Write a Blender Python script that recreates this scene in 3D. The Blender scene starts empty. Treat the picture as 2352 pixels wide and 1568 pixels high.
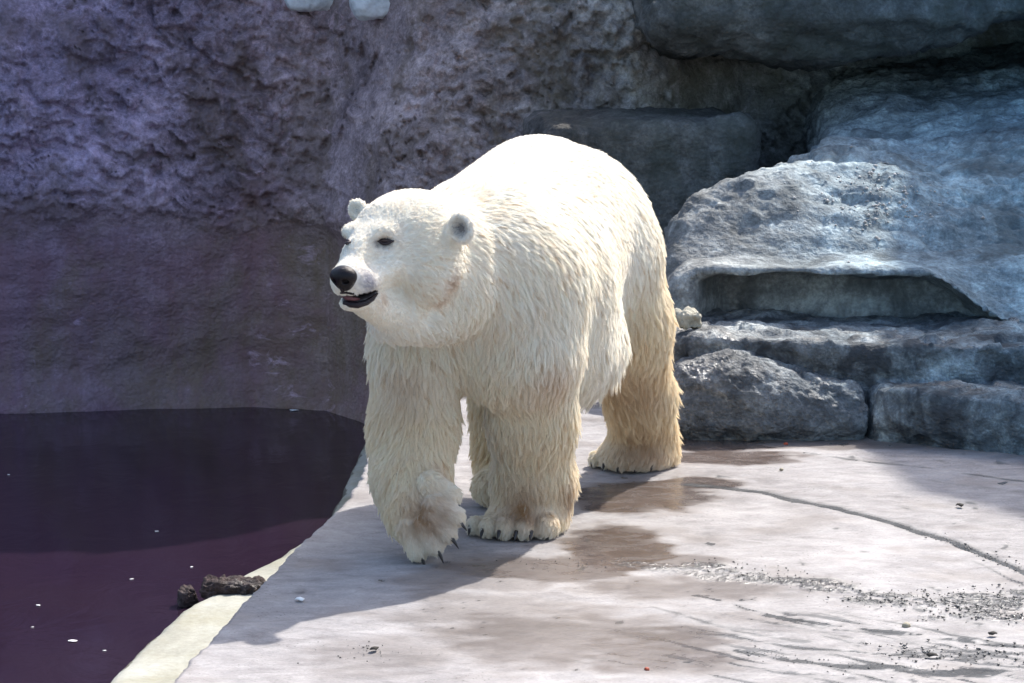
import bpy, math, random
import numpy as np
from mathutils import Vector, Matrix
from mathutils.kdtree import KDTree
from mathutils.bvhtree import BVHTree

random.seed(7)
RNG = np.random.default_rng(11)
R = math.radians
SC = bpy.context.scene
COL = SC.collection

# ------------------------------------------------------------------ camera
CAM = np.array([0.0, -10.0, 2.2])
PITCH = R(8.5)
FPX, CX, CY = 6900.0, 1176.0, 784.0
cd = bpy.data.cameras.new('camera')
cd.sensor_width = 36.0
cd.lens = 36.0 * FPX / (2 * CX)
cd.clip_start, cd.clip_end = 0.1, 500.0
cam = bpy.data.objects.new('camera', cd)
cam.location = CAM
cam.rotation_euler = (math.pi / 2 - PITCH, 0, 0)
COL.objects.link(cam)
SC.camera = cam

# ------------------------------------------------------------------ sky, sun
SUN = np.array([0.54, 0.79, 1.06]); SUN /= np.linalg.norm(SUN)
world = bpy.data.worlds.new('World'); SC.world = world
world.use_nodes = True
wn = world.node_tree.nodes; wl = world.node_tree.links
bg = wn['Background']
sky = wn.new('ShaderNodeTexSky'); sky.sky_type = 'NISHITA'; sky.sun_disc = False
sky.sun_elevation = math.asin(SUN[2])
sky.sun_rotation = math.atan2(SUN[0], SUN[1])
sky.dust_density = 3.0; sky.ozone_density = 1.0; sky.air_density = 1.0
wl.new(sky.outputs[0], bg.inputs[0]); bg.inputs[1].default_value = 0.15
ld = bpy.data.lights.new('sun', 'SUN'); ld.energy = 3.0; ld.angle = R(0.7); ld.color = (1.0, 0.955, 0.89)
lo = bpy.data.objects.new('sun', ld); COL.objects.link(lo)
lo.rotation_euler = Vector(-SUN).to_track_quat('-Z', 'Y').to_euler()
lo.location = (3, 8, 12)
vs = SC.view_settings
vs.view_transform = 'Standard'; vs.look = 'None'; vs.gamma = 1.0; vs.exposure = 1.15
vs.use_curve_mapping = False
SC.cycles.max_bounces = 7; SC.cycles.diffuse_bounces = 6; SC.cycles.adaptive_threshold = .02; SC.cycles.glossy_bounces = 3
SC.cycles.transmission_bounces = 4; SC.cycles.transparent_max_bounces = 6
SC.cycles.use_denoising = True
try:
    SC.cycles_curves.shape = 'RIBBONS'; SC.cycles_curves.subdivisions = 1
except Exception: pass

# ------------------------------------------------------------------ helpers
def ray(px, py):
    xc = (px - CX) / FPX; yc = -(py - CY) / FPX
    return np.array([xc, math.cos(PITCH) + yc * math.sin(PITCH), -math.sin(PITCH) + yc * math.cos(PITCH)])
def P(px, py, Y):                       # the point seen at a pixel, on the vertical plane y = Y
    d = ray(px, py); return CAM + d * ((Y - CAM[1]) / d[1])
def G(px, py, z=0.0):                   # the point seen at a pixel, on the level z
    d = ray(px, py); return CAM + d * ((z - CAM[2]) / d[2])

def _hash(ix, iy, iz, seed):
    h = (ix.astype(np.uint32) * np.uint32(374761393) + iy.astype(np.uint32) * np.uint32(668265263)
         + iz.astype(np.uint32) * np.uint32(2246822519) + np.uint32(seed * 3266489917 & 0xffffffff))
    h ^= h >> np.uint32(13); h *= np.uint32(1274126177); h ^= h >> np.uint32(16)
    h *= np.uint32(2654435761); h ^= h >> np.uint32(15)
    return h
def perlin(p, seed=0):
    p = np.asarray(p, np.float32); f = np.floor(p); i = f.astype(np.int64); w = p - f
    u = w * w * w * (w * (w * 6 - 15) + 10)
    out = np.zeros(len(p), np.float32)
    for dx in (0, 1):
        for dy in (0, 1):
            for dz in (0, 1):
                h = _hash(i[:, 0] + dx, i[:, 1] + dy, i[:, 2] + dz, seed)
                gx = (h & np.uint32(1023)).astype(np.float32) / 511.5 - 1
                gy = ((h >> np.uint32(10)) & np.uint32(1023)).astype(np.float32) / 511.5 - 1
                gz = ((h >> np.uint32(20)) & np.uint32(1023)).astype(np.float32) / 511.5 - 1
                dot = gx * (w[:, 0] - dx) + gy * (w[:, 1] - dy) + gz * (w[:, 2] - dz)
                wt = (u[:, 0] if dx else 1 - u[:, 0]) * (u[:, 1] if dy else 1 - u[:, 1]) * (u[:, 2] if dz else 1 - u[:, 2])
                out += wt * dot
    return out * 1.3
def fbm(p, octs=4, seed=0, gain=.5, lac=2.03):
    p = np.asarray(p, np.float32); a = 1.0; o = np.zeros(len(p), np.float32)
    for k in range(octs):
        o += a * perlin(p, seed + k * 17); p = p * lac + 11.3; a *= gain
    return o
def worley(p, seed=0):                  # distances to the nearest and the second feature point, and the nearest cell's random value
    p = np.asarray(p, np.float32); f = np.floor(p); i = f.astype(np.int64); w = p - f
    d1 = np.full(len(p), 9., np.float32); d2 = d1.copy(); cid = np.zeros(len(p), np.float32)
    for dx in (-1, 0, 1):
        for dy in (-1, 0, 1):
            for dz in (-1, 0, 1):
                h = _hash(i[:, 0] + dx, i[:, 1] + dy, i[:, 2] + dz, seed)
                fx = (h & np.uint32(1023)).astype(np.float32) / 1023
                fy = ((h >> np.uint32(10)) & np.uint32(1023)).astype(np.float32) / 1023
                fz = ((h >> np.uint32(20)) & np.uint32(1023)).astype(np.float32) / 1023
                d = np.sqrt((dx + fx - w[:, 0]) ** 2 + (dy + fy - w[:, 1]) ** 2 + (dz + fz - w[:, 2]) ** 2)
                nr = d < d1
                d2 = np.where(nr, d1, np.minimum(d2, d))
                cid = np.where(nr, ((h >> np.uint32(5)) & np.uint32(255)).astype(np.float32) / 255, cid)
                d1 = np.minimum(d1, d)
    return d1, d2, cid
def facets(p, seed=0):                 # broken stone: every cell is a tilted plane, with sharp breaks between
    p = np.asarray(p, np.float32); f = np.floor(p); i = f.astype(np.int64); w = p - f
    d1 = np.full(len(p), 9., np.float32); val = np.zeros(len(p), np.float32)
    for dx in (-1, 0, 1):
        for dy in (-1, 0, 1):
            for dz in (-1, 0, 1):
                h = _hash(i[:, 0] + dx, i[:, 1] + dy, i[:, 2] + dz, seed)
                o = [dd + ((h >> np.uint32(sh)) & np.uint32(1023)).astype(np.float32) / 1023 - w[:, k] for k, (dd, sh) in enumerate(((dx, 0), (dy, 10), (dz, 20)))]
                d = o[0] ** 2 + o[1] ** 2 + o[2] ** 2
                g = _hash(i[:, 0] + dx, i[:, 1] + dy, i[:, 2] + dz, seed + 77)
                t = [((g >> np.uint32(sh)) & np.uint32(255)).astype(np.float32) / 127.5 - 1 for sh in (0, 8, 16)]
                v = .5 * (((g >> np.uint32(24)) & np.uint32(255)).astype(np.float32) / 127.5 - 1) + .9 * (o[0] * t[0] + o[1] * t[1] + o[2] * t[2])
                nr = d < d1; val = np.where(nr, v, val); d1 = np.minimum(d1, d)
    return val
def sstep(a, b, x):
    t = np.clip((x - a) / (b - a), 0, 1); return t * t * (3 - 2 * t)

def surface_nets(vol, org, h):
    s = vol < 0
    c = np.zeros(tuple(n - 1 for n in vol.shape), np.int8)
    for a in (0, 1):
        for b in (0, 1):
            for d in (0, 1):
                c += s[a:vol.shape[0] - 1 + a, b:vol.shape[1] - 1 + b, d:vol.shape[2] - 1 + d]
    act = (c > 0) & (c < 8)
    idx = np.full(act.shape, -1, np.int64); I, J, K = np.nonzero(act); idx[I, J, K] = np.arange(len(I))
    acc = np.zeros((len(I), 3)); cnt = np.zeros(len(I))
    cor = [(a, b, d) for a in (0, 1) for b in (0, 1) for d in (0, 1)]
    for a in cor:
        for ax in range(3):
            if a[ax] == 0:
                b = list(a); b[ax] = 1
                va = vol[I + a[0], J + a[1], K + a[2]]; vb = vol[I + b[0], J + b[1], K + b[2]]
                m = (va < 0) != (vb < 0)
                t = np.where(m, va / np.where(m, va - vb, 1), 0)
                q = np.tile(np.array(a, float), (len(I), 1)); q[:, ax] += t
                acc[m] += q[m]; cnt[m] += 1
    v = np.array(org) + h * (np.stack([I, J, K], 1) + acc / cnt[:, None])
    F = []
    def quads(m, lo_in, cells):
        e = np.nonzero(m); q = np.stack([idx[tuple(x)] for x in cells(*e)], 1)
        inside = lo_in[e]; q[~inside] = q[~inside][:, ::-1]; F.append(q)
    a, b = s[:-1, 1:-1, 1:-1], s[1:, 1:-1, 1:-1]
    quads(a != b, a, lambda i, j, k: ((i, j, k), (i, j + 1, k), (i, j + 1, k + 1), (i, j, k + 1)))
    a, b = s[1:-1, :-1, 1:-1], s[1:-1, 1:, 1:-1]
    quads(a != b, a, lambda i, j, k: ((i, j, k), (i, j, k + 1), (i + 1, j, k + 1), (i + 1, j, k)))
    a, b = s[1:-1, 1:-1, :-1], s[1:-1, 1:-1, 1:]
    quads(a != b, a, lambda i, j, k: ((i, j, k), (i + 1, j, k), (i + 1, j + 1, k), (i, j + 1, k)))
    return v, np.concatenate(F)

def grid_pts(lo, hi, h):
    n = [int(math.ceil((hi[k] - lo[k]) / h)) + 1 for k in range(3)]
    ax = [lo[k] + h * np.arange(n[k], dtype=np.float32) for k in range(3)]
    return np.meshgrid(*[a.astype(np.float32) for a in ax], indexing='ij')

def mesh_obj(name, verts, faces, mat, parent=None, smooth=True):
    me = bpy.data.meshes.new(name)
    verts = np.asarray(verts, np.float32)
    if isinstance(faces, np.ndarray):
        k = faces.shape[1]; nf = len(faces)
        me.vertices.add(len(verts)); me.vertices.foreach_set('co', verts.ravel())
        me.loops.add(nf * k); me.loops.foreach_set('vertex_index', faces.ravel().astype(np.int32))
        me.polygons.add(nf)
        me.polygons.foreach_set('loop_start', (np.arange(nf) * k).astype(np.int32))
        me.update(calc_edges=True); me.validate()
    else:
        me.from_pydata([tuple(map(float, v)) for v in verts], [], faces); me.update()
    if smooth: me.polygons.foreach_set('use_smooth', np.ones(len(me.polygons), bool))
    if mat: me.materials.append(mat)
    o = bpy.data.objects.new(name, me); COL.objects.link(o)
    if parent: o.parent = parent
    return o
def tag(o, label=None, cat=None, group=None, kind=None):
    if label: o['label'] = label
    if cat: o['category'] = cat
    if group: o['group'] = group
    if kind: o['kind'] = kind
    return o
def set_attr(o, name, vals, typ='FLOAT'):
    a = o.data.attributes.new(name, typ, 'POINT')
    a.data.foreach_set('value' if typ == 'FLOAT' else 'color', np.asarray(vals, np.float32).ravel())

# ------------------------------------------------------------------ materials
class NT:
    def __init__(s, name):
        s.m = bpy.data.materials.new(name); s.m.use_nodes = True
        s.t = s.m.node_tree; s.n = s.t.nodes; s.bsdf = s.n['Principled BSDF']
        s.out = s.n['Material Output']
    def node(s, typ, **kw):
        n = s.n.new(typ)
        for k, v in kw.items(): setattr(n, k, v)
        return n
    def link(s, a, b): s.t.links.new(a, b)
    def setin(s, sock, v):
        if hasattr(v, 'is_output'): s.link(v, sock)
        else: sock.default_value = v
    def pos(s): return s.node('ShaderNodeNewGeometry').outputs['Position']
    def mapping(s, vec, scale=(1, 1, 1), rot=(0, 0, 0)):
        n = s.node('ShaderNodeMapping'); s.link(vec, n.inputs[0]); n.inputs['Scale'].default_value = scale; n.inputs['Rotation'].default_value = rot
        return n.outputs[0]
    def noise(s, vec, scale, detail=6, rough=.6, dist=0.):
        n = s.node('ShaderNodeTexNoise'); s.link(vec, n.inputs['Vector'])
        n.inputs['Scale'].default_value = scale; n.inputs['Detail'].default_value = detail
        n.inputs['Roughness'].default_value = rough; n.inputs['Distortion'].default_value = dist
        return n.outputs['Fac']
    def voronoi(s, vec, scale, feature='F1'):
        n = s.node('ShaderNodeTexVoronoi', feature=feature); s.link(vec, n.inputs['Vector']); n.inputs['Scale'].default_value = scale
        return n.outputs['Distance']
    def ramp(s, fac, stops):
        n = s.node('ShaderNodeValToRGB'); s.link(fac, n.inputs[0]); e = n.color_ramp.elements
        while len(e) < len(stops): e.new(0.5)
        for el, (p, c) in zip(e, stops):
            el.position = p; el.color = (c, c, c, 1) if not hasattr(c, '__len__') else (*c, 1)
        return n.outputs[0]
    def mix(s, fac, a, b, mode='MIX'):
        n = s.node('ShaderNodeMix', data_type='RGBA', blend_type=mode)
        s.setin(n.inputs[0], fac)
        s.setin(n.inputs[6], (*a, 1) if isinstance(a, tuple) and len(a) == 3 else a)
        s.setin(n.inputs[7], (*b, 1) if isinstance(b, tuple) and len(b) == 3 else b)
        return n.outputs[2]
    def math(s, op, a, b=0., clamp=False):
        n = s.node('ShaderNodeMath', operation=op, use_clamp=clamp); s.setin(n.inputs[0], a); s.setin(n.inputs[1], b); return n.outputs[0]
    def attr(s, name, out='Fac'):
        n = s.node('ShaderNodeAttribute', attribute_name=name); return n.outputs[out]
    def bump(s, h, dist, strength=1., prev=None):
        n = s.node('ShaderNodeBump'); s.link(h, n.inputs['Height']); n.inputs['Distance'].default_value = dist; n.inputs['Strength'].default_value = strength
        if prev is not None: s.link(prev, n.inputs['Normal'])
        return n.outputs[0]

def rock_mat(name, dark, mid, light, stain=None, stain_amt=.5, wet=0., bump=.018, scale=1., tint=True, tide=False):
    m = NT(name); p = m.pos()
    a = m.noise(p, 1.6 * scale, 5, .62, .4)
    b = m.noise(p, 9 * scale, 4, .7, .6)
    c = m.mix(.45, a, b)
    col = m.ramp(c, [(.36, dark), (.5, mid), (.63, light)])
    fine = m.noise(p, 60 * scale, 2, .7)
    col = m.mix(.55, col, m.ramp(fine, [(.3, .25), (.5, .5), (.72, .8)]), 'OVERLAY')
    if stain:
        sn = m.noise(m.mapping(p, (1, 1, .6)), 2.3 * scale, 4, .65, .8)
        col = m.mix(m.math('MULTIPLY', m.ramp(sn, [(.48, 0.), (.62, 1.)]), stain_amt), col, stain)
    if tide:      # algae and drip stains left by the pool below its old water line
        sz = m.node('ShaderNodeSeparateXYZ'); m.link(p, sz.inputs[0])
        lv = m.math('ADD', sz.outputs[2], m.math('MULTIPLY', m.noise(m.mapping(p, (1.2, 1.2, .5)), 2.2, 5, .6), .7)); lv = m.math('SUBTRACT', lv, .17)
        drip = m.noise(m.mapping(p, (7, 7, .7)), 1.6, 6, .65, .3)
        msk = m.ramp(lv, [(.45, 1.), (.86, 0.)])
        tcol = m.mix(m.ramp(m.noise(p, 1.7, 6, .65, .6), [(.42, 0.), (.6, 1.)]), (.23, .155, .145), (.22, .19, .11))
        col = m.mix(m.math('MULTIPLY', msk, m.ramp(drip, [(.3, .95), (.62, .65)])), col, tcol)
        mn = m.ramp(m.noise(m.mapping(p, (1, 1, 1.6)), 7, 7, .7, .8), [(.58, 0.), (.68, .8)])
        col = m.mix(m.math('MULTIPLY', mn, m.ramp(m.noise(p, 1.3, 3, .5), [(.45, 0.), (.6, 1.)])), col, (.55, .50, .52))
    if tint:      # colour cast painted into the stone, mauve by the pool to blue-grey terrace
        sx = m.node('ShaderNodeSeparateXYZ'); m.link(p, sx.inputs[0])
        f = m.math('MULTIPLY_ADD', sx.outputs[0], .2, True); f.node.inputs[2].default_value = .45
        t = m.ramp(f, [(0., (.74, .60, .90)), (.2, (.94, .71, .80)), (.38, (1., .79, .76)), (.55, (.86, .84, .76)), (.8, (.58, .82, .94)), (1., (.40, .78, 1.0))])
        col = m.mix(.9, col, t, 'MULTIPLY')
    m.link(col, m.bsdf.inputs['Base Color'])
    h1 = m.noise(p, 26 * scale, 4, .7, .5); h2 = m.voronoi(m.mapping(p, (1, 1, 1.5)), 34 * scale)
    h = m.math('ADD', h1, m.math('MULTIPLY', h2, .35))
    m.link(m.bump(h, bump, .8), m.bsdf.inputs['Normal'])
    if wet:
        w = m.ramp(m.noise(p, 3.1, 5, .6), [(.45, .85), (.6, .85 - wet)])
        m.link(w, m.bsdf.inputs['Roughness'])
    else: m.bsdf.inputs['Roughness'].default_value = .85
    m.bsdf.inputs['Specular IOR Level'].default_value = .4
    return m.m
def simple_mat(name, col, rough=.5, spec=.5, noise=0., bump=0., scale=40., coat=0.):
    m = NT(name); p = m.pos()
    n = m.noise(p, scale, 5, .65)
    c2 = tuple(min(1, x * (1 + noise)) for x in col); c1 = tuple(x * (1 - noise) for x in col)
    m.link(m.ramp(n, [(.3, c1), (.7, c2)]), m.bsdf.inputs['Base Color'])
    m.bsdf.inputs['Roughness'].default_value = rough; m.bsdf.inputs['Specular IOR Level'].default_value = spec
    m.bsdf.inputs['Coat Weight'].default_value = coat
    if bump: m.link(m.bump(m.noise(p, scale * 2, 5, .7), bump, .7), m.bsdf.inputs['Normal'])
    return m.m

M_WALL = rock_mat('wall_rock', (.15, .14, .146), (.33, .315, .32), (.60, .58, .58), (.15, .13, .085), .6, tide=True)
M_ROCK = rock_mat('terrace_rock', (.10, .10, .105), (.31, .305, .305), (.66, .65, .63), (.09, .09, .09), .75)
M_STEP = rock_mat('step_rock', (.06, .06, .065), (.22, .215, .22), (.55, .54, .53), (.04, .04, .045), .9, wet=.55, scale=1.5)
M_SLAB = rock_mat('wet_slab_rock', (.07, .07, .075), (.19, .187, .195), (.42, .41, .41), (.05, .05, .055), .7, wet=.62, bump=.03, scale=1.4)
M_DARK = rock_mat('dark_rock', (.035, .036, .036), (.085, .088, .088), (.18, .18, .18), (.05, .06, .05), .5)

# ------------------------------------------------------------------ ground: the concrete deck, one sheet with its broken pool edge
EDGE = np.array([G(*q)[:2] for q in [(250, 1750), (330, 1650), (400, 1568), (437, 1520), (480, 1478), (560, 1388), (600, 1345), (670, 1272), (740, 1205), (770, 1180), (805, 1140), (830, 1100), (846, 1050), (852, 1010)]])
EDGE = np.vstack([[[EDGE[0, 0] - .9, -30.]], [[EDGE[0, 0] - .02, EDGE[0, 1] - .4]], EDGE, [[-.55, 3.2], [-.5, 4.2], [-.3, 7.]]])
def edge_x(y): return np.interp(y, EDGE[:, 1], EDGE[:, 0])
def seg_dist(q, poly):                  # distance in plan from points q to a polyline, and the fraction along it
    best = np.full(len(q), 9.); fr = np.zeros(len(q)); n = len(poly) - 1
    for k in range(n):
        a, b = poly[k], poly[k + 1]; ab = b - a
        t = np.clip(((q - a) @ ab) / (ab @ ab), 0, 1)
        d = np.linalg.norm(q - a - t[:, None] * ab, axis=1)
        m = d < best; best[m] = d[m]; fr[m] = (k + t[m]) / n
    return best, fr
def build_ground():
    ys = np.concatenate([np.linspace(-30, -2.4, 24), np.arange(-2.3, 3.6, .011), np.linspace(3.65, 7, 30)])
    us = np.concatenate([np.arange(0, 3.2, .011), np.linspace(3.25, 5, 20), np.linspace(5.5, 34, 24)])
    U, Yv = np.meshgrid(us, ys)
    q0 = np.stack([U.ravel() * 0, Yv.ravel() * 1.0, U.ravel() * 0], 1)
    jag = (fbm(q0 * 9, 4, 3) * .012 + fbm(q0 * 40, 2, 5) * .004)
    X = edge_x(Yv.ravel()) + U.ravel() + jag * np.exp(-U.ravel() / .05)
    pts = np.stack([X, Yv.ravel(), np.zeros(X.size)], 1)
    px = pts[:, :2]
    near = (px[:, 1] > -2.5) & (px[:, 1] < 4) & (px[:, 0] < 3)
    wet = np.zeros(len(pts)); damp = np.zeros(len(pts)); grit = np.zeros(len(pts))
    q = px[near]; q3 = np.c_[q, np.zeros(len(q))]
    warp = np.c_[fbm(q3 * 3, 3, 21), fbm(q3 * 3, 3, 22)] * .05
    qs = q + warp
    nz = fbm(q3 * np.array([5, 9, 1]), 5, 31); nf = fbm(q3 * 30, 3, 33)
    def line(pp, w0, w1, wig=.6):
        d, f = seg_dist(q + warp * .35, np.array([G(*a)[:2] for a in pp]))
        w = (w0 + (w1 - w0) * f) * (1 + wig * nz) + nf * .006
        return sstep(1.25, .75, d / np.maximum(w, .002))
    W = np.zeros(len(q)); D = np.zeros(len(q)); Gt = np.zeros(len(q))
    cur = line([(1585, 1112), (1750, 1130), (1900, 1165), (2050, 1198), (2180, 1240), (2260, 1275), (2352, 1312), (2500, 1390)], .03, .022, .3)
    W = np.maximum(W, cur)
    # drying puddles round the bear's paws
    for (cx, cy, sx, sy, s) in [(1470, 1140, .30, .34, 1), (1650, 1050, .38, .16, 1), (1590, 1110, .18, .14, 1), (1420, 1260, .20, .42, .95), (1250, 1305, .34, .24, .85), (1560, 1290, .2, .12, .7), (1100, 1330, .3, .2, .5), (1620, 1020, .3, .2, 1), (1850, 1020, .4, .12, .7)]:
        c = G(cx, cy)[:2]
        e = ((qs[:, 0] - c[0]) / sx) ** 2 + ((qs[:, 1] - c[1]) / sy) ** 2
        D = np.maximum(D, s * sstep(1.25, .55, e + nz * .55))
    for (cx, cy, sx, sy, s) in [(1300, 1460, .42, .42, .7), (1500, 1490, .3, .36, .8), (1150, 1400, .3, .3, .5), (1560, 1350, .4, .2, .7), (900, 1500, .25, .2, .4)]:
        c = G(cx, cy)[:2]
        e = ((qs[:, 0] - c[0]) / sx) ** 2 + ((qs[:, 1] - c[1]) / sy) ** 2
        D = np.maximum(D, s * sstep(1.4, .2, e + nz * .7))
    for pp, w0, w1, k in [([(1600, 1300), (1750, 1322), (1950, 1352), (2120, 1385), (2300, 1395)], .05, .07, .9),
                          ([(1980, 1370), (2120, 1385), (2350, 1370)], .06, .1, 1), ([(2140, 1420), (2260, 1412), (2400, 1425)], .03, .07, .9),
                          ([(1420, 1290), (1560, 1310), (1700, 1330)], .04, .05, .6)]:
        l = line(pp, w0, w1, .9) * k * sstep(-.35, .15, nf + nz * .4); W = np.maximum(W, l); Gt = np.maximum(Gt, l)
    for pp, w0, w1, k in [([(1600, 1368), (1800, 1420), (2000, 1450), (2180, 1465), (2352, 1492), (2500, 1515)], .006, .022, 1),
                          ([(1680, 1395), (1900, 1448), (2100, 1462), (2300, 1478)], .004, .012, .8),
                          ([(1650, 1455), (1850, 1490), (2050, 1502), (2352, 1530)], .008, .02, .9),
                          ([(1700, 1495), (1900, 1528), (2150, 1545), (2400, 1545)], .01, .035, .95),
                          ([(1760, 1430), (1950, 1475), (2150, 1490), (2352, 1508)], .003, .01, .8),
                          ([(1640, 1515), (1850, 1550), (2100, 1568), (2352, 1585)], .006, .02, .8),
                          ([(2100, 1500), (2250, 1505), (2400, 1500)], .03, .06, .9),
                          ([(1500, 1395), (1700, 1450), (1850, 1475)], .004, .012, .7),
                          ([(2150, 1265), (2260, 1300), (2352, 1345)], .004, .006, .7),
                          ([(1850, 1040), (2050, 1065), (2352, 1105)], .01, .008, .8), ([(1900, 1075), (2100, 1100), (2352, 1130)], .006, .008, .6),
                          ([(2050, 1160), (2200, 1190), (2352, 1215)], .006, .01, .5)]:
        l = line(pp, w0 * 1.3, w1 * 1.3, 1.2) * k * sstep(-.35, .25, nz * 1.3 + nf * .9 + .25); W = np.maximum(W, l)
    # drag marks fanning out to the right
    o0 = G(1650, 1400)[:2]; e0 = G(2352, 1520)[:2] - o0; e0 /= np.linalg.norm(e0); n0 = np.array([-e0[1], e0[0]])
    ra = (q - o0) @ e0; rb = (q - o0) @ n0 + .10 * (ra - .4) ** 2 + warp[:, 0] * .5
    fil = fbm(np.c_[ra * 1.6, rb * 20, rb * 0], 5, 77)
    reg = sstep(-.15, .5, ra) * sstep(.42, .12, rb) * sstep(-1.2, -.6, rb)
    W = np.maximum(W, reg * sstep(.08, .36, fil + .15 * nz + .08 * nf) * .95)
    fil2 = fbm(np.c_[ra * 2.2, rb * 34, rb * 0], 4, 79)
    reg2 = sstep(.0, .8, ra) * sstep(1.3, .5, rb) * sstep(.1, .5, rb)
    W = np.maximum(W, reg2 * sstep(.3, .6, fil2 + .2 * nf) * .7)
    pit = sstep(.55, .75, fbm(q3 * 42, 3, 88)) * sstep(-.1, .4, fbm(q3 * 2.2, 3, 89))
    W = np.maximum(W, pit * .75)
    D = np.maximum(D, .45 * sstep(.05, .55, fbm(q3 * np.array([2.6, 3.4, 1]), 5, 93)))
    spots = sstep(.62, .8, fbm(q3 * np.array([11, 7, 1]), 4, 51) + .12 * sstep(1.0, 2.0, q[:, 0]) + .2 * sstep(0, -1.2, q[:, 1]) * sstep(.2, 1, q[:, 0]))
    W = np.maximum(W, spots * .8)
    z = fbm(q3 * np.array([2.2, 2.2, 1]), 4, 61) * .006 + fbm(q3 * np.array([9, 14, 1]), 4, 62) * .0022
    z += Gt * (nf * .006) - cur * .004
    pts[near, 2] = z
    wet[near] = W; damp[near] = np.clip(D, 0, 1); grit[near] = Gt
    nY, nU = U.shape
    v = pts.reshape(nY, nU, 3)
    skirt1 = v[:, :1].copy(); skirt1[:, :, 2] -= .03; skirt1[:, :, 0] -= .004
    skirt = v[:, :1].copy(); skirt[:, :, 2] = -.9; skirt[:, :, 0] += .05
    v = np.concatenate([skirt, skirt1, v], 1); nU += 2
    pad = lambda a: np.concatenate([np.repeat(a.reshape(nY, -1)[:, :1] * 0, 2, 1), a.reshape(nY, -1)], 1).ravel()
    ii = np.arange(nY * nU).reshape(nY, nU)
    f = np.stack([ii[:-1, :-1].ravel(), ii[:-1, 1:].ravel(), ii[1:, 1:].ravel(), ii[1:, :-1].ravel()], 1)
    m = NT('deck_concrete'); p = m.pos()
    big = m.noise(p, 1.3, 5, .62, .5); mid = m.noise(m.mapping(p, (1, 1.6, 1), (0, 0, .25)), 7, 5, .7, .5); fine = m.noise(p, 90, 4, .7)
    base = m.ramp(m.mix(.5, big, mid), [(.36, (.165, .152, .15)), (.48, (.27, .254, .25)), (.62, (.37, .352, .345))])
    base = m.mix(.35, base, m.ramp(fine, [(.3, .3), (.5, .5), (.7, .7)]), 'OVERLAY')
    dmp = m.attr('damp'); wt = m.attr('wet'); gr = m.attr('grit')
    dn = m.math('MULTIPLY', dmp, m.ramp(mid, [(.35, .75), (.6, 1.)]))
    base = m.mix(dn, base, m.ramp(big, [(.3, (.07, .05, .04)), (.7, (.125, .094, .08))]))
    sp = m.ramp(m.voronoi(m.mapping(p, (1, 1, 1)), 55), [(.10, 1.), (.2, 0.)])
    spk = m.math('MULTIPLY', sp, m.ramp(m.noise(p, 3.3, 5, .65), [(.5, 0.), (.6, .85)]))
    base = m.mix(spk, base, (.075, .066, .06))
    base = m.mix(m.math('MULTIPLY', wt, .92), base, m.ramp(mid, [(.35, (.06, .06, .06)), (.65, (.13, .13, .128))]))
    m.link(base, m.bsdf.inputs['Base Color'])
    r = m.math('SUBTRACT', .82, m.math('MULTIPLY', dn, .66)); r = m.math('SUBTRACT', r, m.math('MULTIPLY', wt, .62), True)
    m.link(m.math('MAXIMUM', r, .1), m.bsdf.inputs['Roughness'])
    hb = m.math('ADD', m.noise(m.mapping(p, (1, 1.5, 1)), 22, 5, .72, .4), m.math('MULTIPLY', gr, m.math('MULTIPLY', m.noise(p, 70, 3, .7), 4.)))
    bn = m.bump(hb, .006, .7); m.link(m.math('SUBTRACT', .7, m.math('MULTIPLY', m.math('SUBTRACT', m.math('MAXIMUM', wt, dn), gr, True), .58)), bn.node.inputs['Strength'])
    m.link(bn, m.bsdf.inputs['Normal'])
    o = mesh_obj('ground', v.reshape(-1, 3), f, m.m)
    set_attr(o, 'wet', pad(wet)); set_attr(o, 'damp', pad(damp)); set_attr(o, 'grit', pad(grit))
    tag(o, kind='structure')
build_ground()

# ------------------------------------------------------------------ water of the pool
WZ = -.56
def build_water():
    m = NT('pool_water'); p = m.pos()
    n = m.noise(p, .8, 4, .55)
    m.link(m.ramp(n, [(.35, (.017, .008, .018)), (.65, (.022, .012, .021))]), m.bsdf.inputs['Base Color'])
    m.bsdf.inputs['Roughness'].default_value = .09; m.bsdf.inputs['IOR'].default_value = 1.33
    m.link(m.bump(m.noise(m.mapping(p, (1, .6, 1)), 4.5, 5, .55, .6), .02, .22), m.bsdf.inputs['Normal'])
    xs = np.linspace(-12, 1.5, 30); ys = np.linspace(-14, 8, 40)
    X, Yv = np.meshgrid(xs, ys); v = np.stack([X.ravel(), Yv.ravel(), np.full(X.size, WZ)], 1)
    ii = np.arange(X.size).reshape(X.shape)
    f = np.stack([ii[:-1, :-1].ravel(), ii[:-1, 1:].ravel(), ii[1:, 1:].ravel(), ii[1:, :-1].ravel()], 1)
    tag(mesh_obj('water', v, f, m.m), kind='structure')
build_water()

# ------------------------------------------------------------------ generic rock from a distance field
def nets_obj(name, sdf, lo, hi, h, mat, parent=None, noise=None, iters=0):
    X, Y_, Z = grid_pts(lo, hi, h)
    vol = sdf(X, Y_, Z)
    # close the field at the border of its box
    vol[0] = np.maximum(vol[0], h); vol[-1] = np.maximum(vol[-1], h); vol[:, 0] = np.maximum(vol[:, 0], h)
    vol[:, -1] = np.maximum(vol[:, -1], h); vol[:, :, 0] = np.maximum(vol[:, :, 0], h); vol[:, :, -1] = np.maximum(vol[:, :, -1], h)
    v, f = surface_nets(vol, lo, h)
    if noise is not None:
        o = mesh_obj(name, v, f, mat, parent)
        nn = np.zeros(len(v) * 3, np.float32); o.data.vertex_normals.foreach_get('vector', nn); nn = nn.reshape(-1, 3)
        v = v + nn * noise(v)[:, None]
        o.data.vertices.foreach_set('co', v.astype(np.float32).ravel()); o.data.update()
        return o
    return mesh_obj(name, v, f, mat, parent)
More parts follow.
